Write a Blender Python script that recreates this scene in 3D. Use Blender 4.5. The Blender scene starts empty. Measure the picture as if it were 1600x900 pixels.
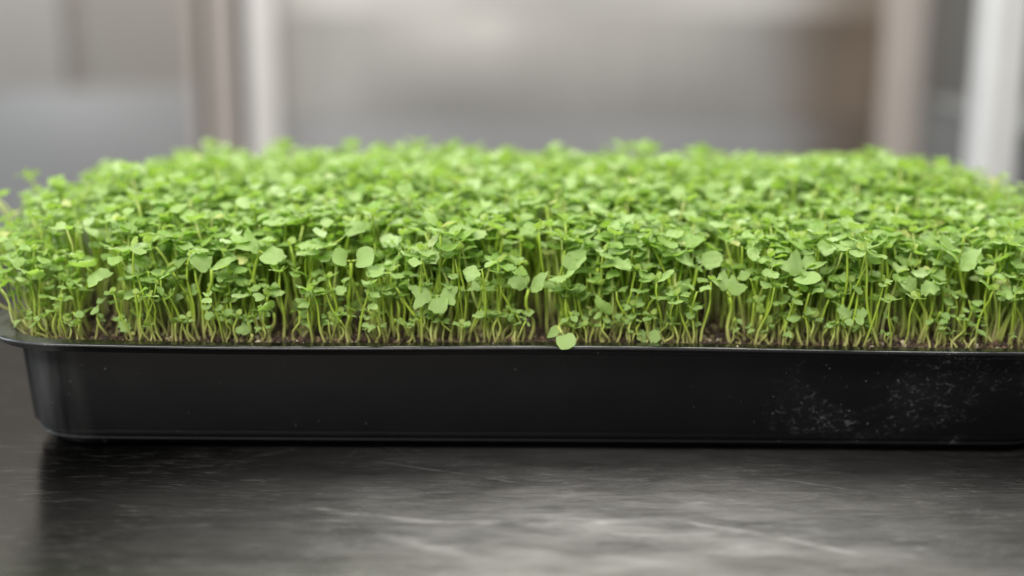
import bpy, bmesh, math, random
import numpy as np
from mathutils import Vector, Matrix, Euler

R = math.radians
rnd = random.Random(7)
scene = bpy.context.scene
COL = scene.collection

# ------------------------------------------------------------------ camera
CAM = Vector((-0.0126, -0.65, 0.2525)); PITCH = R(14.0); FPX = 2198.0
cd = bpy.data.cameras.new('camera'); cam = bpy.data.objects.new('camera', cd); COL.objects.link(cam)
cam.location = CAM; cam.rotation_euler = (Matrix.Rotation(R(90) - PITCH, 3, 'X') @ Matrix.Rotation(R(0.38), 3, 'Z')).to_euler()
cd.sensor_width = 36; cd.lens = FPX / 1600 * 36
cd.clip_start = 0.01; cd.clip_end = 60
cd.dof.use_dof = True; cd.dof.focus_distance = 0.668; cd.dof.aperture_fstop = 2.15
scene.camera = cam

# ------------------------------------------------------------------ light
w = bpy.data.worlds.new('World'); scene.world = w; w.use_nodes = True
bg = w.node_tree.nodes['Background']; bg.inputs[0].default_value = (0.97, 0.98, 1.0, 1); bg.inputs[1].default_value = 0.42

def area(name, loc, target, sx, sy, power, col):
    l = bpy.data.lights.new(name, 'AREA'); l.shape = 'RECTANGLE'; l.size = sx; l.size_y = sy
    l.energy = power; l.color = col
    o = bpy.data.objects.new(name, l); COL.objects.link(o); o.location = loc
    o.rotation_euler = (Vector(target) - Vector(loc)).to_track_quat('-Z', 'Y').to_euler()
    return o
area('ceiling_or_fill_lamp', (0.15, 0.55, 1.75), (0, 0.15, 0.05), 1.3, 0.6, 46, (1.0, 0.97, 0.91))
area('ceiling_or_fill_lamp', (-0.5, -1.3, 1.5), (0, 0.1, 0.1), 1.4, 0.8, 72, (1.0, 0.96, 0.90))  # unseen front fill, added to brighten stems and leaves from the camera side
area('side_fill_light', (-1.9, 0.2, 0.9), (0, 0.3, 0.1), 0.8, 1.0, 22, (0.86, 0.94, 1.0))  # unseen cool fill, added to brighten the left end of the room

vs = scene.view_settings
vs.view_transform = 'Standard'; vs.look = 'None'; vs.gamma = 1; vs.exposure = 0.0

# ------------------------------------------------------------------ material helpers
class NT:
    def __init__(s, name):
        s.m = bpy.data.materials.new(name); s.m.use_nodes = True
        s.t = s.m.node_tree; s.b = s.t.nodes['Principled BSDF']; s.out = s.t.nodes['Material Output']
    def n(s, typ, ins=None, **kw):
        x = s.t.nodes.new(typ)
        for k, v in kw.items(): setattr(x, k, v)
        for k, v in (ins or {}).items():
            if isinstance(v, bpy.types.NodeSocket): s.t.links.new(v, x.inputs[k])
            else: x.inputs[k].default_value = v
        return x
    def link(s, a, b): s.t.links.new(a, b)
    def noise(s, vec, scale, detail=4, rough=0.55, dist=0.0):
        x = s.n('ShaderNodeTexNoise', {'Vector': vec, 'Scale': scale, 'Detail': detail, 'Roughness': rough, 'Distortion': dist})
        return x.outputs['Fac']
    def math(s, op, a, b=0.0, c=0.0, clamp=False):
        x = s.n('ShaderNodeMath', {0: a, 1: b, 2: c}, operation=op); x.use_clamp = clamp
        return x.outputs[0]
    def ramp(s, fac, stops):
        x = s.n('ShaderNodeValToRGB', {'Fac': fac}); e = x.color_ramp.elements
        while len(e) < len(stops): e.new(0.5)
        for i, (p, c) in enumerate(stops):
            e[i].position = p; e[i].color = c if len(c) == 4 else (*c, 1)
        return x.outputs['Color']
    def range(s, v, a, b, c=0.0, d=1.0, smooth=False):
        x = s.n('ShaderNodeMapRange', {'Value': v, 'From Min': a, 'From Max': b, 'To Min': c, 'To Max': d})
        if smooth: x.interpolation_type = 'SMOOTHSTEP'
        return x.outputs[0]
    def mapping(s, vec, scale=(1, 1, 1), rot=(0, 0, 0), loc=(0, 0, 0)):
        return s.n('ShaderNodeMapping', {'Vector': vec, 'Scale': scale, 'Rotation': rot, 'Location': loc}).outputs[0]
    def mix(s, f, a, b):
        x = s.n('ShaderNodeMix', data_type='RGBA')
        for i, v in ((0, f), (6, a), (7, b)):
            if isinstance(v, bpy.types.NodeSocket): s.t.links.new(v, x.inputs[i])
            else: x.inputs[i].default_value = v if i == 0 else ((*v, 1) if len(v) == 3 else v)
        return x.outputs[2]
    def bump(s, h, strength=0.2, dist=0.001):
        return s.n('ShaderNodeBump', {'Height': h, 'Strength': strength, 'Distance': dist}).outputs[0]
    def set(s, **kw):
        for k, v in kw.items():
            i = s.b.inputs[k.replace('_', ' ')]
            if isinstance(v, bpy.types.NodeSocket): s.t.links.new(v, i)
            else: i.default_value = (*v, 1) if isinstance(v, tuple) and len(v) == 3 and i.type == 'RGBA' else v

def leaf_material(name, young=False):
    k = NT(name)
    geo = k.n('ShaderNodeNewGeometry'); tc = k.n('ShaderNodeTexCoord').outputs['Object']
    isl = geo.outputs['Random Per Island']
    if young:
        base = k.ramp(isl, [(0, (0.24, 0.36, 0.045)), (1, (0.36, 0.46, 0.10))])
    else:
        base = k.ramp(isl, [(0, (0.15, 0.285, 0.035)), (0.35, (0.235, 0.38, 0.085)), (0.8, (0.33, 0.47, 0.165)), (0.97, (0.43, 0.56, 0.27)), (1, (0.52, 0.52, 0.16))])
    big = k.noise(tc, 260, 4, 0.6)
    base = k.mix(k.range(big, 0.35, 0.75, 0, 0.45), base, (0.36, 0.46, 0.20))
    k.set(Base_Color=base, Roughness=k.range(k.noise(tc, 700, 2), 0.3, 0.7, 0.34, 0.58))
    k.b.inputs['Specular IOR Level'].default_value = 0.5
    vein = k.n('ShaderNodeTexVoronoi', {'Vector': tc, 'Scale': 520}, feature='DISTANCE_TO_EDGE').outputs['Distance']
    vein = k.math('ADD', k.range(vein, 0, 0.12, 0, 0.8), k.noise(tc, 900, 3, 0.6))
    k.link(k.bump(vein, 0.35, 0.0006), k.b.inputs['Normal'])
    tr = k.n('ShaderNodeBsdfTranslucent', {'Color': (0.36, 0.66, 0.06, 1)})
    hue = k.mix(0.6, base, (0.47, 0.78, 0.06))
    k.link(hue, tr.inputs['Color'])
    mx = k.n('ShaderNodeMixShader', {'Fac': 0.42})
    k.link(k.b.outputs[0], mx.inputs[1]); k.link(tr.outputs[0], mx.inputs[2]); k.link(mx.outputs[0], k.out.inputs[0])
    return k.m

def stem_material():
    k = NT('seedling_stem')
    tc = k.n('ShaderNodeTexCoord').outputs['Object']
    z = k.n('ShaderNodeSeparateXYZ', {0: tc}).outputs[2]
    isl = k.n('ShaderNodeNewGeometry').outputs['Random Per Island']
    zz = k.math('ADD', z, k.math('MULTIPLY', isl, 0.012))
    low = k.ramp(isl, [(0, (0.34, 0.42, 0.08)), (0.5, (0.50, 0.50, 0.19)), (0.8, (0.42, 0.30, 0.20)), (1, (0.70, 0.66, 0.48))])
    top = k.ramp(isl, [(0, (0.24, 0.42, 0.025)), (0.6, (0.36, 0.50, 0.05)), (1, (0.52, 0.60, 0.20))])
    c = k.mix(k.range(zz, 0.006, 0.028), low, top)
    c = k.mix(k.range(k.noise(tc, 500, 3), 0.55, 0.75, 0, 0.5), c, (0.42, 0.36, 0.18))
    k.set(Base_Color=c, Roughness=0.4)
    k.link(k.bump(k.noise(k.mapping(tc, (900, 900, 120)), 1.0, 2), 0.3, 0.0004), k.b.inputs['Normal'])
    tr = k.n('ShaderNodeBsdfTranslucent'); k.link(c, tr.inputs['Color'])
    mx = k.n('ShaderNodeMixShader', {'Fac': 0.35})
    k.link(k.b.outputs[0], mx.inputs[1]); k.link(tr.outputs[0], mx.inputs[2]); k.link(mx.outputs[0], k.out.inputs[0])
    return k.m

def tray_material(rim=False):
    k = NT('black_plastic')
    tc = k.n('ShaderNodeTexCoord').outputs['Object']
    sx = k.n('ShaderNodeSeparateXYZ', {0: tc}); x, y, z = sx.outputs
    base = k.ramp(k.noise(tc, 9, 3), [(0.3, (0.0022, 0.0024, 0.0030)), (0.7, (0.0040, 0.0044, 0.0052))])
    # dried water / lime scuffs in one broad patch
    patch = k.math('MULTIPLY', k.range(x, 0.105, 0.15, 0, 1, True), k.range(x, 0.262, 0.30, 1, 0, True))
    blob = k.range(k.noise(k.mapping(tc, (1, 1, 1.6)), 17, 6, 0.68, 0.5), 0.46, 0.64, 0, 1, True)
    fine = k.range(k.noise(k.mapping(tc, (1, 1, 1.5), (0, 0.5, 0)), 240, 5, 0.75, 1.2), 0.54, 0.74, 0, 1)
    haze = k.math('MULTIPLY', k.math('MULTIPLY', patch, blob), k.math('ADD', k.math('MULTIPLY', k.math('POWER', fine, 1.5), 0.75), 0.010))
    spots = k.range(k.noise(tc, 420, 2, 0.5), 0.735, 0.78, 0, 0.6)
    spots = k.math('MULTIPLY', spots, k.range(k.noise(tc, 11, 3), 0.46, 0.60))
    # upright rub marks on the rounded corner
    rub = k.range(k.noise(k.mapping(tc, (75, 75, 6)), 1.0, 3, 0.5), 0.35, 0.75, 0.02, 0.24)
    rub = k.math('MULTIPLY', rub, k.range(x, -0.245, -0.215, 1, 0.0, True))
    m = k.math('ADD', k.math('ADD', haze, spots), rub, clamp=True)
    k.set(Base_Color=k.mix(m, base, (0.26, 0.27, 0.27)),
          Roughness=k.range(m, 0, 0.5, 0.22 if rim else 0.40, 0.6))
    k.b.inputs['Specular IOR Level'].default_value = 0.38 if rim else 0.09
    h = k.noise(tc, 34, 3, 0.5)
    k.link(k.bump(h, 0.35, 0.0012), k.b.inputs['Normal'])
    return k.m

def table_pt(u, v):
    c, sn = math.cos(PITCH), math.sin(PITCH); a, b_ = (u - 800) / FPX, -(v - 450) / FPX
    d = Vector((a, c + b_ * sn, -sn + b_ * c)); return CAM + d * (-CAM.z / d.z)
def steel_material(name, tint=(0.55, 0.545, 0.53), rough=(0.28, 0.42), brush_refl=(2, 60, 60), scratch=0.0, brown_refl=None, bump=0.05, big=3.0, con=0.35):
    k = NT(name)
    tc = k.n('ShaderNodeTexCoord').outputs['Object']
    b = k.noise(k.mapping(tc, brush_refl), 6.0, 5, 0.65)
    sm = k.noise(tc, big, 4, 0.6, 0.4)
    c = k.mix(k.range(b, 0.3, 0.7, 0, con), tint, tuple(v * 0.72 for v in tint))  # brush grain; on the wall sheets, broad reflection bands put into the colour
    c = k.mix(k.range(sm, 0.35, 0.7, 0, 0.4), c, tuple(v * 0.66 for v in tint))
    if brown_refl:  # brown reflection at one end of the sheet, put into the base colour
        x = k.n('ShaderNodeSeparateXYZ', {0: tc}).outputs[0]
        f = k.math('MULTIPLY', k.range(x, brown_refl[0], brown_refl[1], 0, 1, True), k.range(k.noise(tc, 5, 3), 0.2, 0.6, 0.75, 1.0))
        c = k.mix(f, c, brown_refl[2])
    r = k.range(k.math('ADD', k.math('MULTIPLY', b, 0.5), k.math('MULTIPLY', sm, 0.5)), 0.3, 0.7, rough[0], rough[1])
    nrm_h = b
    if scratch:
        # long curved scuffs (each a shallow arc on the metal), fine streaks and one rubbed patch
        sp = k.n('ShaderNodeSeparateXYZ', {0: tc}); X, Yc = sp.outputs[0], sp.outputs[1]
        wob = k.math('MULTIPLY', k.math('SUBTRACT', k.noise(tc, 22, 3), 0.5), 0.010)
        s = None
        for pts, wd, a in scratch:
            q = [table_pt(*p) for p in pts]; c2, c1, c0 = np.polyfit([p.x for p in q], [p.y for p in q], 2)
            curve = k.math('MULTIPLY_ADD', k.math('MULTIPLY_ADD', X, float(c2), float(c1)), X, float(c0))
            d = k.math('ABSOLUTE', k.math('SUBTRACT', k.math('ADD', Yc, wob), curve))
            m = k.math('MULTIPLY', k.range(d, 0, wd, a, 0, True), k.math('MULTIPLY', k.range(X, q[0].x, q[0].x + 0.03, 0, 1, True), k.range(X, q[-1].x - 0.03, q[-1].x, 1, 0, True)))
            m = k.math('MULTIPLY', m, k.range(k.noise(tc, 45, 4), 0.4, 0.62, 0.1, 1))
            s = m if s is None else k.math('MAXIMUM', s, m)
        fl = k.range(k.noise(k.mapping(tc, (60, 420, 100), (0, 0, 0.12)), 1.0, 5, 0.75, 1.0), 0.52, 0.80, 0, 0.8)
        fl = k.math('MULTIPLY', fl, k.range(k.noise(k.mapping(tc, (1, 2, 1)), 14, 4, 0.6), 0.38, 0.65, 0.1, 1))
        pc = table_pt(960, 830)
        dist = k.n('ShaderNodeVectorMath', {0: k.mapping(tc, (1, 1.5, 0)), 1: (pc.x, pc.y * 1.5, 0)}, operation='DISTANCE').outputs['Value']
        sm2 = k.math('MULTIPLY', k.range(dist, 0.01, 0.20, 1, 0, True), k.range(k.noise(k.mapping(tc, (20, 70, 1), (0, 0, 0.1)), 1.0, 5, 0.6, 0.8), 0.35, 0.62, 0.15, 1, True))
        s = k.math('ADD', s, k.math('ADD', k.math('MULTIPLY', fl, 0.5), k.math('MULTIPLY', sm2, 0.17)), clamp=True)
        worn_and_refl = k.math('MULTIPLY', k.range(k.n('ShaderNodeVectorMath', {0: k.mapping(tc, (0.75, 1, 0)), 1: (table_pt(1080, 925).x * 0.75, table_pt(1080, 925).y, 0)}, operation='DISTANCE').outputs['Value'], 0.0, 0.27, 0.60, 0, True), k.range(k.noise(k.mapping(tc, (5, 18, 1)), 3, 5, 0.7), 0.3, 0.65, 0.5, 1))  # wear haze that also puts the near side's reflected brightness into the colour
        s = k.math('ADD', s, worn_and_refl, clamp=True)
        c = k.mix(k.math('MULTIPLY', s, 0.6), c, (0.60, 0.59, 0.58))
        met = k.range(s, 0, 1, 1.0, 0.45)
        k.set(Metallic=met)
        k.b.inputs['Specular Tint'].default_value = (0.35, 0.345, 0.34, 1)
        r = k.math('ADD', r, k.math('MULTIPLY', s, 0.25))
    else:
        k.set(Metallic=0.9)
    k.set(Base_Color=c, Roughness=r)
    bn = k.bump(nrm_h, bump, 0.001)
    k.link(bn, k.b.inputs['Normal'])
    return k.m

def paint_material(name, col, rough=0.45):
    k = NT(name); tc = k.n('ShaderNodeTexCoord').outputs['Object']
    k.set(Base_Color=k.mix(k.range(k.noise(tc, 12, 4), 0.3, 0.7, 0, 0.6), col, tuple(v * 0.82 for v in col)), Roughness=rough)
    return k.m

def soil_material():
    k = NT('potting_soil'); geo = k.n('ShaderNodeNewGeometry'); tc = k.n('ShaderNodeTexCoord').outputs['Object']
    isl = geo.outputs['Random Per Island']
    c = k.ramp(isl, [(0, (0.016, 0.010, 0.006)), (0.45, (0.050, 0.028, 0.016)), (0.75, (0.12, 0.07, 0.04)), (0.9, (0.20, 0.19, 0.07)), (1, (0.50, 0.42, 0.33))])
    c = k.mix(k.range(k.noise(tc, 400, 4), 0.4, 0.7, 0, 0.7), c, (0.012, 0.007, 0.005))
    k.set(Base_Color=c, Roughness=0.8)
    k.link(k.bump(k.noise(tc, 900, 4, 0.7), 0.8, 0.001), k.b.inputs['Normal'])
    return k.m

M_LEAF = leaf_material('green_leaf'); M_YOUNG = leaf_material('young_leaf', True)
M_STEM = stem_material(); M_TRAY = tray_material(); M_RIM = tray_material(True); M_SOIL = soil_material()
M_TABLE = steel_material('worn_steel_worktop', (0.215, 0.208, 0.20), (0.13, 0.25), (3, 70, 30), bump=0.12, big=6, scratch=[(((470, 795), (740, 818), (1080, 805)), 0.0045, 0.2), (((980, 803), (1180, 830), (1420, 880)), 0.004, 0.22), (((430, 822), (660, 850), (820, 898)), 0.008, 0.2), (((560, 720), (700, 738), (860, 760)), 0.002, 0.25), (((1100, 745), (1260, 750), (1400, 775)), 0.002, 0.2)])
M_WALL = steel_material('brushed_steel_wall', (0.44, 0.427, 0.41), (0.42, 0.62), (2.2, 2.2, 0.25), con=0.95, brown_refl=(0.31, 0.45, (0.19, 0.15, 0.117)), big=2.2, bump=0.03)
M_UPPER = steel_material('upper_steel_wall', (0.53, 0.52, 0.50), (0.42, 0.6), (1.6, 1.6, 0.3), con=0.7, brown_refl=(0.34, 0.47, (0.24, 0.20, 0.165)), big=2.2, bump=0.02)
M_SIDE = steel_material('cool_steel_sheet', (0.39, 0.365, 0.335), (0.36, 0.5), (40, 40, 1.5), big=2.0, bump=0.03)
M_POST = steel_material('satin_steel_post', (0.44, 0.42, 0.40), (0.36, 0.48), (60, 60, 1), bump=0.03)
M_DARK = steel_material('dull_steel_recess', (0.33, 0.32, 0.30), (0.4, 0.5), (60, 60, 1), bump=0.03)
M_WHITE = paint_material('white_paint', (0.54, 0.545, 0.545)); M_LIGHT = paint_material('pale_grey_paint', (0.50, 0.48, 0.46)); M_PINK = paint_material('pinkish_grey_paint', (0.33, 0.295, 0.27))
M_FLOOR = paint_material('grey_floor', (0.30, 0.30, 0.31), 0.4); M_COOL = steel_material('cool_lower_steel', (0.41, 0.41, 0.415), (0.42, 0.56), (3, 3, 0.5), brown_refl=(0.34, 0.47, (0.20, 0.162, 0.13)), big=2.0, bump=0.03)
M_BOX = paint_material('dark_grey_plastic', (0.12, 0.125, 0.125), 0.5)

# ------------------------------------------------------------------ object helpers
def link(name, me, parent=None, loc=None):
    o = bpy.data.objects.new(name, me); COL.objects.link(o)
    if parent: o.parent = parent
    if loc is not None: o.location = loc
    return o
def tag(o, label=None, cat=None, group=None, kind=None):
    if label: o['label'] = label
    if cat: o['category'] = cat
    if group: o['group'] = group
    if kind: o['kind'] = kind
    return o
def mesh(name, verts, faces, mat, smooth=True):
    me = bpy.data.meshes.new(name); me.from_pydata([tuple(v) for v in verts], [], faces); me.materials.append(mat)
    if smooth: me.polygons.foreach_set('use_smooth', [True] * len(me.polygons))
    me.update(); return me
def box_mesh(name, x0, x1, y0, y1, z0, z1, mat, bev=0.002, seg=2):
    bm = bmesh.new(); bmesh.ops.create_cube(bm, size=1)
    for v in bm.verts:
        v.co = Vector(((x0 + x1) / 2 + v.co.x * (x1 - x0), (y0 + y1) / 2 + v.co.y * (y1 - y0), (z0 + z1) / 2 + v.co.z * (z1 - z0)))
    bmesh.ops.bevel(bm, geom=bm.edges[:], offset=bev, segments=seg, affect='EDGES', profile=0.5)
    me = bpy.data.meshes.new(name); bm.to_mesh(me); bm.free(); me.materials.append(mat)
    me.polygons.foreach_set('use_smooth', [True] * len(me.polygons)); me.set_sharp_from_angle(angle=R(35))
    return me

# ------------------------------------------------------------------ the worktop
def empty(name, loc=(0, 0, 0)):
    return link(name, None, None, loc)
WALL_Y = 1.35
table = tag(empty('steel_worktop'), 'worn grey stainless steel worktop with scuffs that carries the black tray', 'worktop')
link('table_top', box_mesh('table_top', -1.6, 1.6, -1.1, 0.52, -0.04, 0.0, M_TABLE, 0.004, 3), table)

for lx_, ly_ in ((-1.5, -1.0), (1.5, -1.0), (-1.5, 0.42), (1.5, 0.42)):
    link('leg', box_mesh('leg', lx_ - 0.02, lx_ + 0.02, ly_ - 0.02, ly_ + 0.02, -0.899, -0.0405, M_POST, 0.003, 2), table)
# ------------------------------------------------------------------ the room end behind
tag(link('floor', box_mesh('floor', -3, 3, -2.5, 2.2, -1.0, -0.9, M_FLOOR, 0.005, 1)), kind='structure')
def sheet(name, x0, x1, z0, z1, y, mat, amp=0.004, seed=0, kind='structure', nx=48, nz=24, th=0.02, group=None):
    """an upright steel sheet, slightly oil-canned, with real thickness"""
    r = random.Random(seed); ph = [r.uniform(0, 6.28) for _ in range(6)]
    f1, f2 = r.uniform(6, 9), r.uniform(13, 18)
    vs_, fs = [], []
    for side in (0, 1):
        for j in range(nz + 1):
            for i in range(nx + 1):
                x = x0 + (x1 - x0) * i / nx; z = z0 + (z1 - z0) * j / nz
                e = min(1, i / 3, (nx - i) / 3, j / 2, (nz - j) / 2)
                d = amp * e * (math.sin(f1 * x + ph[0] + 0.8 * z) * 0.7 + 0.35 * math.sin(f2 * x + ph[1] - z) + 0.4 * math.sin(5 * z + ph[2]))
                vs_.append((x, y + (-d if side == 0 else th), z))
    n = (nx + 1) * (nz + 1); q = lambda i, j: j * (nx + 1) + i
    for j in range(nz):
        for i in range(nx):
            a = (q(i, j), q(i + 1, j), q(i + 1, j + 1), q(i, j + 1))
            fs.append(a); fs.append(tuple(n + k for k in reversed(a)))
    for j in range(nz):
        for i in (0, nx):
            a = (q(i, j), q(i, j + 1), n + q(i, j + 1), n + q(i, j)); fs.append(a if i else a[::-1])
    for i in range(nx):
        for j in (0, nz):
            a = (q(i, j), q(i + 1, j), n + q(i + 1, j), n + q(i, j)); fs.append(a if j == 0 else a[::-1])
    me = mesh(name, vs_, fs, mat); me.set_sharp_from_angle(angle=R(50))
    return me
def px_x(u, y):        # world x that stands at column u of the photo's upper part, on the plane y
    depth = (y - CAM.y) * math.cos(PITCH) + 0.02
    return CAM.x + (u - 800) / FPX * depth
wall = tag(empty('wall_back'), kind='structure')
ZT = 1.5
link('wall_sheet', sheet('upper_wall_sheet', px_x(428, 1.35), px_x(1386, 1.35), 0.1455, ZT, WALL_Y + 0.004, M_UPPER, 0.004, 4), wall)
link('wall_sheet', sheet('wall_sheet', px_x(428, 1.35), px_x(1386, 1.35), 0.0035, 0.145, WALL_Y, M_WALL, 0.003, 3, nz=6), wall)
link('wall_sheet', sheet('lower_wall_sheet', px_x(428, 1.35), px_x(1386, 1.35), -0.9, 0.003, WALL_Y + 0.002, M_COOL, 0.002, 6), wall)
link('wall_sheet', sheet('lower_left_sheet', -1.6, px_x(293, 1.61), -0.9, 0.012, 1.597, M_COOL, 0.003, 8), wall)
link('wall_sheet', sheet('wall_sheet_left', px_x(95, 1.62), px_x(293, 1.62), -0.5, ZT, 1.62, M_SIDE, 0.004, 5), wall)
link('wall_sheet', sheet('wall_sheet_far_left', -1.6, px_x(93, 1.60), -0.5, ZT, 1.60, M_POST, 0.004, 9), wall)
link('wall_sheet', sheet('wall_sheet_right', px_x(1452, 1.5), px_x(1475, 1.5), -0.5, ZT, 1.50, M_SIDE, 0.002, 11, nx=12), wall)
link('wall_sheet', sheet('wall_sheet_far_right', px_x(1476, 1.52), 1.9, -0.5, ZT, 1.52, M_DARK, 0.002, 12), wall)
# left: door jamb of three stepped mouldings, right: one pale moulding
jl = tag(empty('door_frame'), 'grey and pink tinted stepped metal frame with a bright square edge, left behind the tray', 'door frame')
Y = 1.33
for u0, u1, y0, m in ((289, 304, 1.36, M_PINK), (304, 320, 1.42, M_DARK), (320, 358, 1.345, M_PINK), (358, 378, 1.40, M_DARK), (378, 427, 1.32, M_LIGHT)):
    link('moulding', box_mesh('moulding', px_x(u0, y0), px_x(u1, y0) - 0.001, y0, 1.66, -0.899, ZT, m, 0.004, 3), jl)
jr = tag(empty('steel_upright'), 'pale satin upright beside the brown reflection at the end of the steel wall panel', 'upright')
link('post_face', box_mesh('post_face', px_x(1387, 1.33), px_x(1450, 1.33), 1.33, 1.48, -0.899, ZT, M_PINK, 0.006, 3), jr)
# near right: white painted post standing on the worktop with a ridge, and a dark box behind it
wp = tag(empty('white_post', (0, 0.60, 0)), 'white painted upright post with a ridge, rising behind the worktop at the far right', 'post')
xa = px_x(1545, 0.60); xb = px_x(1603, 0.60)
link('post_face', box_mesh('post_face', xa, xb, 0.0, 0.05, -0.899, 1.0, M_WHITE, 0.004, 3), wp)
link('ridge', box_mesh('ridge', xa + 0.002, xa + 0.012, -0.006, -0.0002, -0.899, 1.0, M_WHITE, 0.002, 3), wp)
pz = bpy.data.objects.new('dark_cabinet', box_mesh('dark_cabinet', px_x(1594, 0.74), px_x(1594, 0.74) + 0.16, 0.0, 0.30, -0.899, 0.064, M_BOX, 0.006, 3)); COL.objects.link(pz)
pz.location = (0, 0.74, 0); tag(pz, 'dark grey cabinet behind the worktop, mostly hidden by the white post', 'cabinet')
bk = tag(link('cabinet_top', box_mesh('box_lid', px_x(1594, 0.74) - 0.003, px_x(1594, 0.74) + 0.163, -0.003, 0.303, 0.0645, 0.069, M_BOX, 0.002, 2), pz))

# ------------------------------------------------------------------ the tray
X0, X1, Y0, Y1 = -0.279, 0.286, 0.0, 0.28
RIM = 0.060; SOIL = 0.0560
def rrect(o, r, z, k=10):
    pts = []; x0, x1, y0, y1 = X0 + o, X1 - o, Y0 + o, Y1 - o
    for cx_, cy_, a0 in ((x1 - r, y0 + r, -90), (x1 - r, y1 - r, 0), (x0 + r, y1 - r, 90), (x0 + r, y0 + r, 180)):
        for i in range(k + 1):
            a = R(a0 + 90 * i / k); pts.append((cx_ + r * math.cos(a), cy_ + r * math.sin(a), z))
    # split long sides so they can bow a little
    out = []
    for i, p in enumerate(pts):
        q = pts[(i + 1) % len(pts)]; out.append(p)
        n = 12 if math.dist(p, q) > 0.1 else 0
        for j in range(1, n):
            t = j / n; out.append(tuple(p[c] + (q[c] - p[c]) * t for c in range(3)))
    return out
def bow(p):
    x, y, z = p
    zz = z + 0.0006 * math.sin(x * 19 + 1) * (z / RIM) - 0.0005 * (x / 0.27) * (z / RIM)
    yy = y + (0.0007 * math.sin(x * 14 + 0.5) * (1 if y < 0.1 else 0)) * (z / RIM)
    return (x, yy, zz)
def loft(name, prof, cap_first=False, cap_last=False):
    V, F = [], []; n = None
    for o, r, z in prof:
        ring = [bow(p) for p in rrect(o, r, z)]; n = len(ring); V += ring
    for j in range(len(prof) - 1):
        for i in range(n):
            a, b = j * n + i, j * n + (i + 1) % n
            F.append((a, b, b + n, a + n))
    if cap_first: F.append(tuple(range(n - 1, -1, -1)))
    if cap_last: F.append(tuple(range((len(prof) - 1) * n, len(prof) * n)))
    me = mesh(name, V, F, M_RIM if name == 'rim' else M_TRAY); me.set_sharp_from_angle(angle=R(60)); return me
tray = tag(empty('seedling_tray'), 'shallow black plastic tray with rounded corners, filled with soil and green seedlings', 'tray')
link('rim', loft('rim', [
    (0.0142, 0.034, 0.0563), (0.0065, 0.041, 0.0560), (0.0042, 0.043, 0.0557), (0.0034, 0.0435, 0.0560), (0.0030, 0.044, 0.0567), (0.0016, 0.0445, 0.0582), (0.0005, 0.045, 0.0592),
    (0.0, 0.045, 0.0598), (0.0001, 0.045, 0.0603), (0.0010, 0.0445, 0.0609), (0.0018, 0.044, 0.0610), (0.0028, 0.043, 0.0605), (0.0045, 0.0415, 0.0602),
    (0.0095, 0.037, 0.0600), (0.0120, 0.035, 0.0597), (0.0132, 0.034, 0.0587), (0.0136, 0.034, 0.0560)]), tray)
link('side_wall', loft('side_wall', [
    (0.0215, 0.030, 0.0068), (0.0202, 0.031, 0.0085), (0.0195, 0.031, 0.012), (0.0183, 0.033, 0.034), (0.0160, 0.034, 0.0535), (0.0142, 0.035, 0.0563),
    (0.0136, 0.034, 0.0561), (0.0150, 0.033, 0.0535), (0.0185, 0.030, 0.012), (0.0225, 0.029, 0.0075)]), tray)
link('base', loft('base', [(0.0300, 0.022, 0.0006), (0.0280, 0.024, 0.0006), (0.0265, 0.026, 0.0035), (0.0225, 0.029, 0.0050), (0.0208, 0.031, 0.0052), (0.0202, 0.031, 0.0060), (0.0208, 0.0305, 0.0067), (0.0215, 0.030, 0.0068), (0.0240, 0.028, 0.0078)], True, True), tray)

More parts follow.
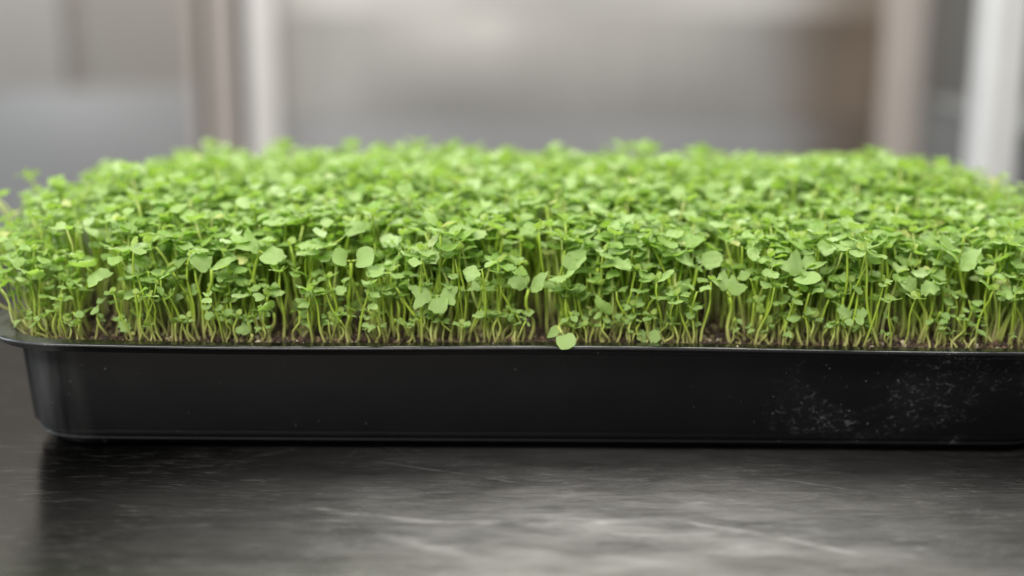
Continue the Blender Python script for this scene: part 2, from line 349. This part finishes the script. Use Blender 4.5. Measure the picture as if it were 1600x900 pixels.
# ------------------------------------------------------------------ soil
def soil():
    nx, ny = 230, 120; V, F = [], []
    r = np.random.RandomState(3)
    xs = np.linspace(X0 + 0.0138, X1 - 0.0138, nx); ys = np.linspace(Y0 + 0.0138, Y1 - 0.0138, ny)
    low = r.rand(30, 60); 
    def lf(i, j): 
        a, b = i / nx * 58, j / ny * 28; i0, j0 = int(a), int(b); fa, fb = a - i0, b - j0
        return (low[j0, i0] * (1 - fa) * (1 - fb) + low[j0, i0 + 1] * fa * (1 - fb) + low[j0 + 1, i0] * (1 - fa) * fb + low[j0 + 1, i0 + 1] * fa * fb)
    rr = 0.032
    for j, y in enumerate(ys):
        for i, x in enumerate(xs):
            # keep inside the rounded corners
            cx_ = min(max(x, X0 + 0.0138 + rr), X1 - 0.0138 - rr); cy_ = min(max(y, Y0 + 0.0138 + rr), Y1 - 0.0138 - rr)
            d = math.hypot(x - cx_, y - cy_); xx, yy = x, y
            if d > rr: xx, yy = cx_ + (x - cx_) * rr / d, cy_ + (y - cy_) * rr / d
            V.append((xx, yy, SOIL - 0.0012 + 0.0030 * lf(i, j) + 0.0010 * (r.rand() - 0.5) - 0.002 * (min(j, 3) < 2)))
    for j in range(ny - 1):
        for i in range(nx - 1):
            a = j * nx + i; F.append((a, a + 1, a + nx + 1, a + nx))
    # crumbs: little angular lumps, thick near the front
    ico = [Vector(v) for v in ((0, 0, 1), (.89, 0, .45), (.28, .85, .45), (-.72, .53, .45), (-.72, -.53, .45), (.28, -.85, .45), (.72, .53, -.45), (-.28, .85, -.45), (-.89, 0, -.45), (-.28, -.85, -.45), (.72, -.53, -.45), (0, 0, -1))]
    icf = [(0, 1, 2), (0, 2, 3), (0, 3, 4), (0, 4, 5), (0, 5, 1), (1, 6, 2), (2, 7, 3), (3, 8, 4), (4, 9, 5), (5, 10, 1), (6, 7, 2), (7, 8, 3), (8, 9, 4), (9, 10, 5), (10, 6, 1), (11, 7, 6), (11, 8, 7), (11, 9, 8), (11, 10, 9), (11, 6, 10)]
    for q_ in range(6570):
        spilt = q_ >= 6500
        y = 0.0150 + 0.10 * rnd.random() ** 1.6; x = rnd.uniform(X0 + 0.018, X1 - 0.018)
        if spilt: y = rnd.uniform(0.003, 0.0125); x = rnd.uniform(X0 + 0.05, X1 - 0.05)
        if y < 0.04 and abs(x) > 0.235 and math.hypot(abs(x) - 0.225, 0.046 - y) > 0.029: continue
        s = 0.0005 + 0.0014 * rnd.random() ** 2.0
        if spilt: s = rnd.uniform(0.00025, 0.0006)
        rot = Euler((rnd.uniform(0, 6), rnd.uniform(0, 6), rnd.uniform(0, 6))).to_matrix()
        b = len(V); z = SOIL + 0.0008 + rnd.uniform(-0.0006, 0.0016) - (0.001 if y < 0.018 else 0)
        if spilt: z = 0.0603 + s * 0.5
        sc = Vector((s * rnd.uniform(.7, 1.5), s * rnd.uniform(.6, 1.2), s * rnd.uniform(.5, 1)))
        for v in ico:
            p = rot @ Vector((v.x * sc.x, v.y * sc.y, v.z * sc.z)) * rnd.uniform(.8, 1.2); V.append((x + p.x, y + p.y, z + p.z))
        F.extend(tuple(b + q for q in f) for f in icf)
    return mesh('potting_soil', V, F, M_SOIL, False)
tag(link('potting_soil', soil()), 'dark brown crumbly potting soil filling the black tray', 'soil', None, 'stuff')

# ------------------------------------------------------------------ seedling prototypes
def leaf_proto(kind, seed, mat=M_LEAF, rg=1.0, NT_=9, NC=6):
    """a leaf along +Y, upper face +Z, about 1 long, on its own short stalk"""
    r = random.Random(seed); V, F = [], []
    stalk = 0.22; droop = r.uniform(0.02, 0.5); cup = r.uniform(-0.02, 0.26); tw = r.uniform(-0.25, 0.25); ph = r.uniform(0, 6)
    asym = r.uniform(-0.08, 0.08)
    for j in range(NT_ + 1):
        t = j / NT_
        if j <= 2: hw = 0.030; y = stalk * t * NT_ / 2.0 * 0.5 * 2 / 2; y = stalk * j / 2
        else:
            s = (j - 2) / (NT_ - 2); y = stalk + (1 - stalk) * (1 - math.cos(math.pi * (0.04 + 0.96 * s))) / 2
            if kind == 'round': hw = 0.43 * math.sqrt(max(0.0, 1 - (2 * s - 1.02) ** 2 * 0.985)) * (1 if s < 1 else 0.45)
            elif kind == 'notched': hw = (0.18 + 0.32 * math.sin(min(1, s * 1.25) * math.pi / 2)) * (1 if s < 0.95 else 0.72)
            elif kind == 'pointed': hw = 0.40 * math.sin(math.pi * (s ** 0.75)) ** 0.75 if s < 1 else 0.01
            else: hw = (0.36 * math.sin(math.pi * (s * 0.93 + 0.02)) ** 0.6) * (1.16 if j % 2 else 0.80)
        for i in range(NC + 1):
            u = (i / NC) * 2 - 1
            x = hw * u * (1 + asym * u); yy = y
            if j > 2:
                if kind == 'notched': yy = y - 0.20 * s * s * (1 - abs(u)) ** 1.2 + 0.05 * s
                elif kind == 'round': yy = y + 0.03 * (1 - u * u) - (0.10 * (1 - abs(u)) if s == 1 else 0) - 0.08 * (1 - s) * abs(u)
                elif kind == 'lobed': yy = y + (0.05 if (i % 2) else -0.02) * abs(u)
                rag = rg * 0.040 * math.sin(7 * s * 3 + ph + 4 * u); x += rag * u; yy += rag * 0.6 * abs(u)
            z = 0.08 * math.sin(min(1, y / 0.5) * 1.5) - droop * y * y * 0.7 + cup * (x * x) * 2.4 + (rg * (0.05 * math.sin(9 * y + ph) * u + 0.035 * math.sin(11 * u + ph + 5 * y)) if j > 2 else 0) - 0.02 * (1 - abs(u)) * (j > 2)
            ca = tw * y; V.append((x * math.cos(ca), yy, z + x * math.sin(ca)))
    for j in range(NT_):
        for i in range(NC):
            a = j * (NC + 1) + i; F.append((a, a + 1, a + NC + 2, a + NC + 1))
    return mesh('leaf', V, F, mat)
def tube(points, radii, n=6):
    V, F = [], []
    for k, (p, r_) in enumerate(zip(points, radii)):
        d = (points[min(k + 1, len(points) - 1)] - points[max(k - 1, 0)]).normalized()
        a = d.orthogonal().normalized(); b = d.cross(a)
        for i in range(n):
            t = 2 * math.pi * i / n; V.append(p + (a * math.cos(t) + b * math.sin(t)) * r_)
    for k in range(len(points) - 1):
        for i in range(n):
            q = (i + 1) % n; F.append((k * n + i, k * n + q, (k + 1) * n + q, (k + 1) * n + i))
    F.append(tuple(range(n - 1, -1, -1))); F.append(tuple(range((len(points) - 1) * n, len(points) * n)))
    return V, F
def stem_path(tip, seed, wob=0.0019, start=Vector((0, 0, -0.003)), steps=8):
    r = random.Random(seed); p1, p2 = r.uniform(0, 6), r.uniform(0, 6); pts = []; wob *= r.choice((0.5, 1, 1, 1.6))
    for k in range(steps):
        t = k / (steps - 1); p = start.lerp(tip, t)
        p += Vector(((t - t * t) * 4 * 0 + wob * math.sin(5 * t + p1) * min(1, 3 * t) * min(1, 3 * (1 - t)), wob * math.sin(4 * t + p2) * min(1, 3 * t) * min(1, 3 * (1 - t)), 0))
        # start upright, bend towards the lean
        p.x -= (tip.x - start.x) * 0.25 * math.sin(math.pi * t); p.y -= (tip.y - start.y) * 0.25 * math.sin(math.pi * t)
        pts.append(p)
    return pts
def stem_radii(n, r0=0.00098, r1=0.00062): return [(r0 * (1 - k / (n - 1)) + r1 * k / (n - 1)) * (1.25 if k == 0 else 1) for k in range(n)]

KINDS = ['round', 'notched', 'notched', 'pointed', 'lobed', 'round', 'notched', 'lobed']
LEAVES = [leaf_proto(k, 100 + i) for i, k in enumerate(KINDS * 2)]
LK = KINDS * 2
SMOOTH = [leaf_proto('round', 401, rg=0.1, NT_=16, NC=10), leaf_proto('notched', 404, rg=0.1, NT_=16, NC=10), leaf_proto('round', 409, rg=0.2, NT_=16, NC=10)]
YOUNG = [leaf_proto(k, 200 + i, M_YOUNG) for i, k in enumerate(['pointed', 'lobed', 'pointed'])]

def leaf_matrix(at, yaw, pitch, roll, size, width=1.0):
    return Matrix.Translation(at) @ Matrix.Rotation(yaw, 4, 'Z') @ Matrix.Rotation(pitch, 4, 'X') @ Matrix.Rotation(roll, 4, 'Y') @ Matrix.Diagonal((size * width, size, size, 1))

# each prototype: stem mesh + list of (leaf mesh, matrix); lean is about zero here and comes from the root's rotation
PROTOS = []
pr = random.Random(21)
for i in range(34):
    tiny = i >= 26
    h = pr.uniform(0.010, 0.024) if tiny else [0.062, 0.057, 0.066, 0.053, 0.060, 0.047, 0.064, 0.040, 0.055, 0.059, 0.068, 0.032, 0.061][i % 13]
    tip = Vector((pr.uniform(-1, 1) * 0.10 * h, pr.uniform(-1, 1) * 0.10 * h, h))
    pts = stem_path(tip, 300 + i); V, F = tube(pts, stem_radii(len(pts), 0.00098 * pr.uniform(.75, 1.2), 0.00062 * pr.uniform(.8, 1.15)))
    sm = mesh('stem', V, F, M_STEM)
    small = h < 0.045; mid_ = h < 0.03 and not tiny
    lv = []; yaw = pr.uniform(0, 6.28); s = pr.uniform(0.0100, 0.0148) * (0.5 if tiny else 0.85 if small else 1); kd = pr.randrange(len(LEAVES))
    for q in (0, 1):
        lv.append((LEAVES[(kd + (8 if q else 0)) % 16], LK[kd], leaf_matrix(tip - Vector((0, 0, 0.0004)), yaw + q * math.pi + pr.uniform(-.35, .35), pr.uniform(-0.25, 0.60), pr.uniform(-.3, .3), s * pr.uniform(.85, 1.12), pr.uniform(0.85, 1.15))))
    if pr.random() < 0.5:
        lv.append((YOUNG[i % 3], 'young', leaf_matrix(tip, yaw + 1.5 + pr.uniform(-.4, .4), pr.uniform(0.7, 1.2), pr.uniform(-.3, .3), pr.uniform(0.005, 0.009))))
        if pr.random() < 0.6: lv.append((YOUNG[(i + 1) % 3], 'young', leaf_matrix(tip, yaw - 1.5 + pr.uniform(-.4, .4), pr.uniform(0.7, 1.2), pr.uniform(-.3, .3), pr.uniform(0.004, 0.008))))
    PROTOS.append(dict(h=h, stem=sm, leaves=lv, kind=LK[kd]))

def edge_info(x, y):
    m = 0.0165; dx = min(x - (X0 + m), (X1 - m) - x); dy0 = y - (Y0 + m)
    return dx, dy0
def inside(x, y, m=0.0158, r=0.031):
    x0, x1, y0, y1 = X0 + m, X1 - m, Y0 + m, Y1 - m
    if not (x0 <= x <= x1 and y0 <= y <= y1): return False
    cx_ = min(max(x, x0 + r), x1 - r); cy_ = min(max(y, y0 + r), y1 - r)
    return math.hypot(x - cx_, y - cy_) <= r
def hf(x, y):   # gentle swells of the canopy
    v = 0.5 * math.sin(x * 21 + 1.3 + 6 * y) + 0.35 * math.sin(x * 47 + 2.1 - 19 * y) + 0.5 * math.sin(y * 33 + 9 * x + 0.6) + 0.3 * math.sin(x * 83 + y * 71)
    return v
spots = []
GX, GY = 0.0051, 0.0052
ny = int((Y1 - Y0) / GY); nxn = int((X1 - X0) / GX)
for j in range(ny):
    for i in range(nxn):
        x = X0 + (i + 0.5 + (0.5 if j % 2 else 0)) * GX + rnd.uniform(-.48, .48) * GX; y = Y0 + (j + 0.5) * GY + rnd.uniform(-.48, .48) * GY
        if not inside(x, y): continue
        # small bare patches near the front edge
        if y < 0.07 and (math.sin(x * 61 + 2) + math.sin(x * 143 + 40 * y)) > 0.95 and rnd.random() < 0.85: continue
        spots.append((x, y))
for _ in range(330):     # extra thickening of the front rows
    x, y = rnd.uniform(X0, X1), Y0 + rnd.uniform(0.016, 0.045)
    if inside(x, y) and (math.sin(x * 61 + 2) + math.sin(x * 143 + 40 * y)) < 0.7: spots.append((x, y))
plants = []
tall = [i for i, p in enumerate(PROTOS) if p['h'] > 0.045]; short = [i for i, p in enumerate(PROTOS) if 0.03 < p['h'] <= 0.048]; tiny_ = list(range(26, 34))
for x, y in spots:
    front = y < 0.034
    pi_ = rnd.choice(short) if rnd.random() < (0.50 if front else 0.10) else rnd.choice(tall)
    if y < 0.027 and rnd.random() < 0.20: pi_ = rnd.choice(tiny_)
    corner = y < 0.06 and (x < X0 + 0.05 or x > X1 - 0.05)
    if corner and rnd.random() < 0.6: pi_ = rnd.choice(short)
    dxl, dxr = x - (X0 + 0.0158), (X1 - 0.0158) - x; dyf, dyb = y - 0.0158, (Y1 - 0.0158) - y
    k = lambda d: max(0.0, 1 - d / 0.030)
    lx = (-0.50 * k(dxl) + 0.50 * k(dxr)) * (0.6 if corner else 1) + rnd.gauss(0, 0.17 if y < 0.04 else 0.10)       # lean outwards at the edges
    ly = -0.12 * k(dyf) + 0.30 * k(dyb) + rnd.gauss(0, 0.09)
    sc = rnd.uniform(0.90, 1.08) * (1 + 0.040 * hf(x, y)) * (1 - 0.15 * max(0, (y - 0.12) / 0.15))
    edge = max(0.0, (x - X1 + 0.055) / 0.04, (X0 + 0.055 - x) / 0.04)
    sc *= 1 - 0.18 * min(1, edge)
    sc *= 0.75 + 0.25 * min(1, max(0, (y - 0.018) / 0.11))
    if front: sc *= rnd.choice((0.74, 0.86, 0.95, 1.03))
    plants.append((x, y, pi_, rnd.uniform(0, 6.28), lx, ly, sc))
for x, y, lx, ly, sc in ((X0 + .018, .055, -.95, 0, 1.0), (X0 + .018, .075, -.85, .1, 1.05), (X0 + .018, .095, -.9, 0, 1.0), (X0 + .017, .12, -.75, .1, 1.08), (X0 + .018, .14, -.8, 0, 1.1), (X0 + .018, .165, -.6, 0, 1.12), (X0 + .02, .185, -.7, .1, 1.0),
                         (X1 - .02, .262 - .03, .35, .1, .92), (X1 - .022, .20, .45, 0, .92), (X1 - .055, .25, .15, .1, .95), (X1 - .06, .247, .0, .1, .94), (-.01, .25, 0, .1, .90), (-.10, .25, 0, .1, .90), (X1 - .018, .05, .6, 0, .85), (X1 - .018, .08, .6, 0, .9)):
    plants.append((x, y, rnd.choice(tall), rnd.uniform(0, 6), lx, ly, sc))
plants.sort(key=lambda p: p[1] + 0.04 * max(0, abs(p[0]) - 0.22) * 5)

def root_matrix(x, y, yaw, lx, ly, sc):
    return Matrix.Translation((x, y, SOIL + 0.0008)) @ Euler((-ly, lx, 0)).to_matrix().to_4x4() @ Matrix.Rotation(yaw, 4, 'Z') @ Matrix.Scale(sc, 4)

# ------------------------------------------------------------------ the seedlings that stand out, each built by hand
def ray_point(u, v, y):
    d = Vector(((u - 800) / FPX, 0, -(v - 450) / FPX)); c, s = math.cos(PITCH), math.sin(PITCH)
    dw = Vector((d.x, c + d.z * s, -s + d.z * c)); return CAM + dw * ((y - CAM.y) / dw.y)
heroes = []
def hero(base_x, base_y, tip, leaves, label, name='seedling', r0=0.0011, bend=None):
    """leaves: (centre, length, width factor, upper-face direction, prototype kind index)"""
    base = Vector((base_x, base_y, SOIL + 0.0006)); root = empty(name, base)
    tag(root, label, 'seedling', 'seedlings growing in the tray')
    t = Vector(tip) - base
    pts = stem_path(t, int(base_x * 9000) + 7) if bend is None else bend
    V, F = tube(pts, stem_radii(len(pts), r0, 0.0008)); link('stem', mesh('stem', V, F, M_STEM), root)
    t = pts[-1]
    for cen, ln, wf, nrm, li in leaves:
        ln *= 0.78; nrm = (nrm[0] + 0.35 * math.sin(cen[0] * 913), nrm[1] + 0.12, nrm[2] + 0.12)
        d = (Vector(cen) - base - t); 
        L = max(ln, d.length / 0.62) if d.length < ln else ln
        yv = d.normalized(); zv = Vector(nrm); zv = (zv - yv * zv.dot(yv)).normalized(); xv = yv.cross(zv)
        m = Matrix((xv * ln * wf, yv * ln, zv * ln)).transposed().to_4x4()
        # put the blade's middle on cen; the stalk reaches back towards the tip
        o = link('leaf', (LEAVES[li] if li < 16 else YOUNG[li - 16] if li < 20 else SMOOTH[li - 20]), root)
        org = (Vector(cen) - base) - yv * ln * 0.60
        o.matrix_local = Matrix.Translation(org if (org - t).length > ln * .08 else t) @ m
        if (org - t).length > ln * 0.12:   # a stalk from stem to blade
            V2, F2 = tube([t, (t + org) / 2 + Vector((0, 0, 0.0006)), org + yv * ln * .1], [0.0006, 0.0005, 0.0004], 5)
            link('leaf_stalk', mesh('leaf_stalk', V2, F2, M_STEM), root)
    heroes.append((base_x, label)); return root
P = ray_point; UPF = (0, -0.55, 0.83); UPC = (0, -0.85, 0.5)
ROUND, NOTCH, POINT, LOBE = 0, 1, 3, 4
HLEAF = []
def simple(u0, y0, v_tip, u_tip, ytip, lv, label):
    b = P(u0, 530, y0)
    for q in lv: HLEAF.append((P(q[0], q[1], q[2]), q[3]))
    return hero(b.x, y0, P(u_tip, v_tip, ytip), [(P(a, b2, y2), ln, wf, n, k) for a, b2, y2, ln, wf, n, k in lv], label)
# the sprout that has fallen over the rim
b = P(905, 512, 0.030)
base = Vector((b.x, 0.030, SOIL + 0.0006))
arc = [Vector((0, 0, -0.002)), Vector((0.0, -0.001, 0.004)), Vector((-0.001, -0.005, 0.008)), P(876, 506, 0.014) - base, P(872, 511, 0.010) - base, P(879, 520, 0.006) - base]
hero(b.x, 0.030, (0, 0, 0), [(P(866, 519, 0.009), 0.0112, 1.0, (-0.2, -0.8, 0.6), 20), (P(885, 531, 0.001), 0.0124, 1.15, (0.1, -0.85, 0.55), 22)],
     'fallen sprout with two round bright leaves hanging over the middle of the tray rim', bend=arc)
simple(548, 0.030, 412, 548, 0.024, [(531, 404, 0.020, 0.0125, 1.1, UPC, 20), (568, 403, 0.019, 0.0150, 1.1, UPC, 22)], 'tall seedling with a pair of smooth oval pale leaves held side by side')
simple(600, 0.032, 430, 612, 0.024, [(590, 424, 0.018, 0.0150, 0.85, UPF, 5)], 'seedling with one tilted oval leaf right of the smooth oval pair')
simple(682, 0.021, 462, 683, 0.018, [(660, 463, 0.014, 0.0150, 1.0, UPC, 1), (684, 476, 0.012, 0.0140, 1.2, UPC, 3), (702, 462, 0.015, 0.0130, 1.0, UPC, 6)], 'shorter seedling spreading three leaves like a winged heart, left of tray centre')
simple(1248, 0.026, 428, 1250, 0.020, [(1240, 412, 0.020, 0.0170, 1.0, UPC, 1), (1262, 432, 0.014, 0.0165, 1.15, UPC, 20), (1268, 408, 0.024, 0.0150, 1.0, UPF, 6)], 'seedling with a whorl of three big pale leaves above bare stems, right half')
simple(925, 0.040, 418, 935, 0.030, [(962, 408, 0.020, 0.0265, 0.62, (0.1, -0.7, 0.7), 4)], 'seedling with one long jagged leaf rising to the right, near tray centre')
simple(885, 0.030, 432, 885, 0.024, [(878, 428, 0.014, 0.0210, 1.0, UPC, 4), (898, 402, 0.026, 0.0210, 1.0, UPF, 3)], 'seedling with two broad angular pale leaves one above the other, near tray centre')
simple(425, 0.022, 492, 428, 0.018, [(415, 481, 0.013, 0.0170, 0.85, (-0.2, -0.7, 0.7), 3)], 'low seedling with one slanting pointed leaf over bare stems, left half')
simple(392, 0.020, 525, 394, 0.0175, [(382, 515, 0.0165, 0.0100, 1.1, (0, -0.95, 0.3), 1)], 'tiny seedling with a single square green leaf resting on the soil, left half')
simple(205, 0.020, 524, 207, 0.0175, [(197, 515, 0.0165, 0.0105, 1.0, (0, -0.95, 0.3), 4)], 'tiny seedling with a pale yellow tinged leaf on the soil near the left corner')
simple(948, 0.023, 492, 948, 0.018, [(944, 479, 0.014, 0.0140, 1.0, UPC, 1)], 'low seedling with one cupped folded leaf, right above the fallen sprout')
simple(826, 0.026, 452, 826, 0.022, [(812, 438, 0.019, 0.0150, 1.0, UPC, 6), (838, 444, 0.018, 0.0150, 1.0, UPC, 1)], 'seedling with two drooping leaves over a cluster of pale bare stems')
simple(775, 0.050, 362, 778, 0.042, [(783, 352, 0.036, 0.0190, 1.1, UPF, 5)], 'tall seedling with one wide round leaf at the crest of the front canopy')
simple(512, 0.046, 392, 512, 0.038, [(504, 384, 0.030, 0.0220, 1.1, UPF, 4), (556, 357, 0.040, 0.0210, 1.0, UPF, 3)], 'tall seedling with two wide angular pale leaves above the smooth oval pair')
simple(1085, 0.036, 418, 1088, 0.028, [(1072, 402, 0.025, 0.0185, 1.0, UPF, 4), (1112, 404, 0.026, 0.0165, 0.95, UPC, 3)], 'seedling holding a broad leaf and a creased leaf like a bow tie, right of centre')
simple(1142, 0.024, 462, 1140, 0.020, [(1128, 440, 0.020, 0.0130, 1.0, UPC, 6), (1150, 446, 0.018, 0.0125, 1.0, UPC, 1)], 'seedling with a small notched leaf pair left of the three leaved whorl')
simple(1195, 0.021, 490, 1190, 0.018, [(1188, 478, 0.0165, 0.0100, 0.7, UPC, 16)], 'short curled yellowish sprout among bare stems, below left of the whorl')
simple(1012, 0.019, 530, 1012, 0.0178, [(1002, 524, 0.0165, 0.0085, 1.1, (0, -0.9, 0.5), 0), (1022, 525, 0.0165, 0.0090, 1.1, (0, -0.9, 0.5), 5)], 'tiny sprout with two round leaves flat on the soil, right of the fallen sprout')
simple(1335, 0.022, 492, 1335, 0.018, [(1322, 484, 0.0165, 0.0120, 0.9, UPC, 4), (1345, 488, 0.0165, 0.0115, 0.9, UPC, 7)], 'low seedling with two small ragged leaves close to the rim, right half')
simple(140, 0.038, 428, 140, 0.026, [(128, 414, 0.020, 0.0190, 1.0, UPF, 5), (150, 436, 0.016, 0.0170, 0.95, UPC, 1)], 'leafy seedling with two big stacked leaves over the left corner of the tray')
simple(75, 0.040, 446, 62, 0.026, [(50, 432, 0.020, 0.0200, 1.0, UPF, 6)], 'seedling with one wide soft green leaf leaning out over the left corner')
simple(1498, 0.034, 410, 1500, 0.026, [(1488, 392, 0.024, 0.0200, 1.0, UPF, 6), (1512, 404, 0.022, 0.0170, 1.0, UPC, 1)], 'seedling with two overlapping wide leaves near the right end of the tray')
simple(1438, 0.028, 452, 1436, 0.022, [(1424, 440, 0.018, 0.0145, 1.0, UPC, 3), (1450, 446, 0.018, 0.0145, 1.0, UPC, 4)], 'seedling with two creased leaves spread level, between whorl and right end')
simple(330, 0.026, 424, 330, 0.021, [(316, 412, 0.019, 0.0160, 1.0, UPC, 3), (345, 416, 0.019, 0.0165, 1.0, UPF, 1)], 'seedling with two creased pale leaves over the stems of the left half')
simple(405, 0.036, 396, 404, 0.028, [(392, 384, 0.026, 0.0175, 1.0, UPF, 1), (424, 402, 0.022, 0.0165, 1.0, UPC, 5)], 'seedling with a notched and a round pale leaf left of the smooth oval pair')
NH = len(heroes)

# ------------------------------------------------------------------ the other seedlings of the front rows: single objects
N_IND = 300 - NH
hero_marks = sorted([(-0.262, 'the left tray corner'), (0.262, 'the right tray end'), (P(885, 530, 0.02).x, 'the fallen sprout'),
    (P(548, 410, 0.02).x, 'the smooth oval pair'), (P(1250, 420, 0.02).x, 'the three leaved whorl'), (P(680, 470, 0.02).x, 'the winged heart leaves'),
    (P(380, 515, 0.02).x, 'the square soil leaf'), (P(200, 515, 0.02).x, 'the yellow tinged leaf'), (P(1110, 404, 0.02).x, 'the bow tie leaves'), (P(1440, 440, 0.02).x, 'the level creased leaves'),
    (P(780, 352, 0.02).x, 'the wide crest leaf'), (P(1335, 490, 0.02).x, 'the ragged rim leaves')])
LEAFW = {'round': 'round', 'notched': 'notched', 'pointed': 'pointed', 'lobed': 'lobed'}
def root_tip(pl):
    x, y, pi_, yaw, lx, ly, sc = pl
    return root_matrix(x, y, yaw, lx, ly, sc) @ Vector((0, 0, PROTOS[pi_]['h']))
plants_ = []
for pl in plants:      # neighbours that would stand over one of the spread leaves stay small
    if pl[1] < 0.045:
        t = root_tip(pl)
        for hp, ln in HLEAF:
            if t.y < hp.y + 0.004 and abs(t.x - hp.x) < ln * 0.5 + 0.006 and hp.z - 0.012 < t.z < hp.z + 0.016:
                pl = pl[:2] + (rnd.choice(tiny_ + short[:2]),) + pl[3:]; break
    plants_.append(pl)
plants = plants_
ind = plants[:N_IND]; rest = plants[N_IND:]
names = {}
cands = []
for (x, y, pi_, yaw, lx, ly, sc) in ind:
    p = PROTOS[pi_]; hgt = p['h'] * sc
    lean = 'left-leaning' if lx < -0.10 else 'right-leaning' if lx > 0.10 else 'upright'
    size = 'short' if hgt < 0.038 else 'tall' if hgt > 0.052 else 'medium'
    row = 'at the rim' if y < 0.0205 else 'second row' if y < 0.0255 else 'third row' if y < 0.030 else 'further in'
    mx_, nm = min(hero_marks, key=lambda q: abs(q[0] - x))
    dist = abs(mx_ - x); where = ('in line with' if dist < 0.004 else ('left of' if x < mx_ else 'right of'))
    if 0.004 <= dist < 0.011: where = 'just ' + where
    if nm.startswith('the left tray') or nm.startswith('the right tray'): where = 'by' if dist < 0.012 else 'near' if dist < 0.025 else 'inward of'
    tl = any(kd_ == 'young' for _, kd_, _ in p['leaves'])
    cands.append((size, lean, LEAFW[p['kind']], row, where, nm, hgt, tl))
from collections import defaultdict
same = defaultdict(list)
for q, c in enumerate(cands): same[c[:6]].append(q)
final = {}
for key, qs in same.items():
    t = '%s %s %s-leaved seedling, %s, %s %s' % key
    qs.sort(key=lambda q: cands[q][6])
    tlq = [q for q in qs if cands[q][7]]
    if len(qs) == 1: final[qs[0]] = t
    elif len(qs) == 2: final[qs[0]] = t + ', shorter one'; final[qs[1]] = t + ', taller one'
    else:
        final[qs[0]] = t + ', shortest one'; final[qs[-1]] = t + ', tallest one'
        for q in qs[1:-1]: final[q] = t + ', middle one'
shade = {}
for q, (x, y, pi_, yaw, lx, ly, sc) in enumerate(ind):
    p = PROTOS[pi_]; root = empty('seedling')
    root.matrix_world = root_matrix(x, y, yaw, lx, ly, sc)
    link('stem', p['stem'], root)
    for me, kd_, m in p['leaves']:
        o = link('true_leaf' if kd_ == 'young' else 'leaf', me, root); o.matrix_local = m
    lab = final[q]; grp = 'seedlings growing in the tray'
    tag(root, lab, 'seedling', grp)

# ------------------------------------------------------------------ the thousands behind them, one mass
def arrays(me):
    v = np.empty(len(me.vertices) * 3, np.float64); me.vertices.foreach_get('co', v)
    lt = np.empty(len(me.polygons), np.int32); me.polygons.foreach_get('loop_total', lt)
    lv = np.empty(len(me.loops), np.int32); me.loops.foreach_get('vertex_index', lv)
    return v.reshape(-1, 3), lt, lv
cache = {}
def A(me):
    if me.name not in cache: cache[me.name] = arrays(me)
    return cache[me.name]
Vs, LTs, LVs, MIs, off = [], [], [], [], 0
def put(me, M, mi):
    global off
    v, lt, lv = A(me); m = np.array(M)
    Vs.append(v @ m[:3, :3].T + m[:3, 3]); LTs.append(lt); LVs.append(lv + off); MIs.append(np.full(len(lt), mi, np.int32)); off += len(v)
SH = Matrix.Translation((0, 0, -SOIL - 0.0008))
for (x, y, pi_, yaw, lx, ly, sc) in rest:
    M = SH @ root_matrix(x, y, yaw, lx, ly, sc); p = PROTOS[pi_]
    put(p['stem'], M, 0)
    fine = 1.0 - 0.22 * min(1.0, max(0.0, (y - 0.03) / 0.04)); tp = Vector((0, 0, p['h'])); FM = Matrix.Translation(tp) @ Matrix.Scale(fine, 4) @ Matrix.Translation(-tp)
    for me, kd_, m in p['leaves']: put(me, M @ FM @ m, 2 if kd_ == 'young' else 1)
V = np.concatenate(Vs); LT = np.concatenate(LTs); LV = np.concatenate(LVs); MI = np.concatenate(MIs)
me = bpy.data.meshes.new('seedling_mass'); me.vertices.add(len(V)); me.vertices.foreach_set('co', V.ravel().astype(np.float32))
me.loops.add(len(LV)); me.loops.foreach_set('vertex_index', LV); me.polygons.add(len(LT))
me.polygons.foreach_set('loop_start', np.concatenate([[0], np.cumsum(LT)[:-1]]).astype(np.int32)); me.polygons.foreach_set('loop_total', LT)
for m in (M_STEM, M_LEAF, M_YOUNG): me.materials.append(m)
me.polygons.foreach_set('material_index', MI); me.polygons.foreach_set('use_smooth', np.ones(len(LT), bool)); me.update(calc_edges=True); me.validate()
tag(link('seedling_mass', me, None, (0, 0, SOIL + 0.0008)), 'dense carpet of bright green seedlings filling the tray behind the front rows', 'seedlings', None, 'stuff')
print('plants', len(plants), 'faces', len(LT), 'labels', len(set(final.values())))
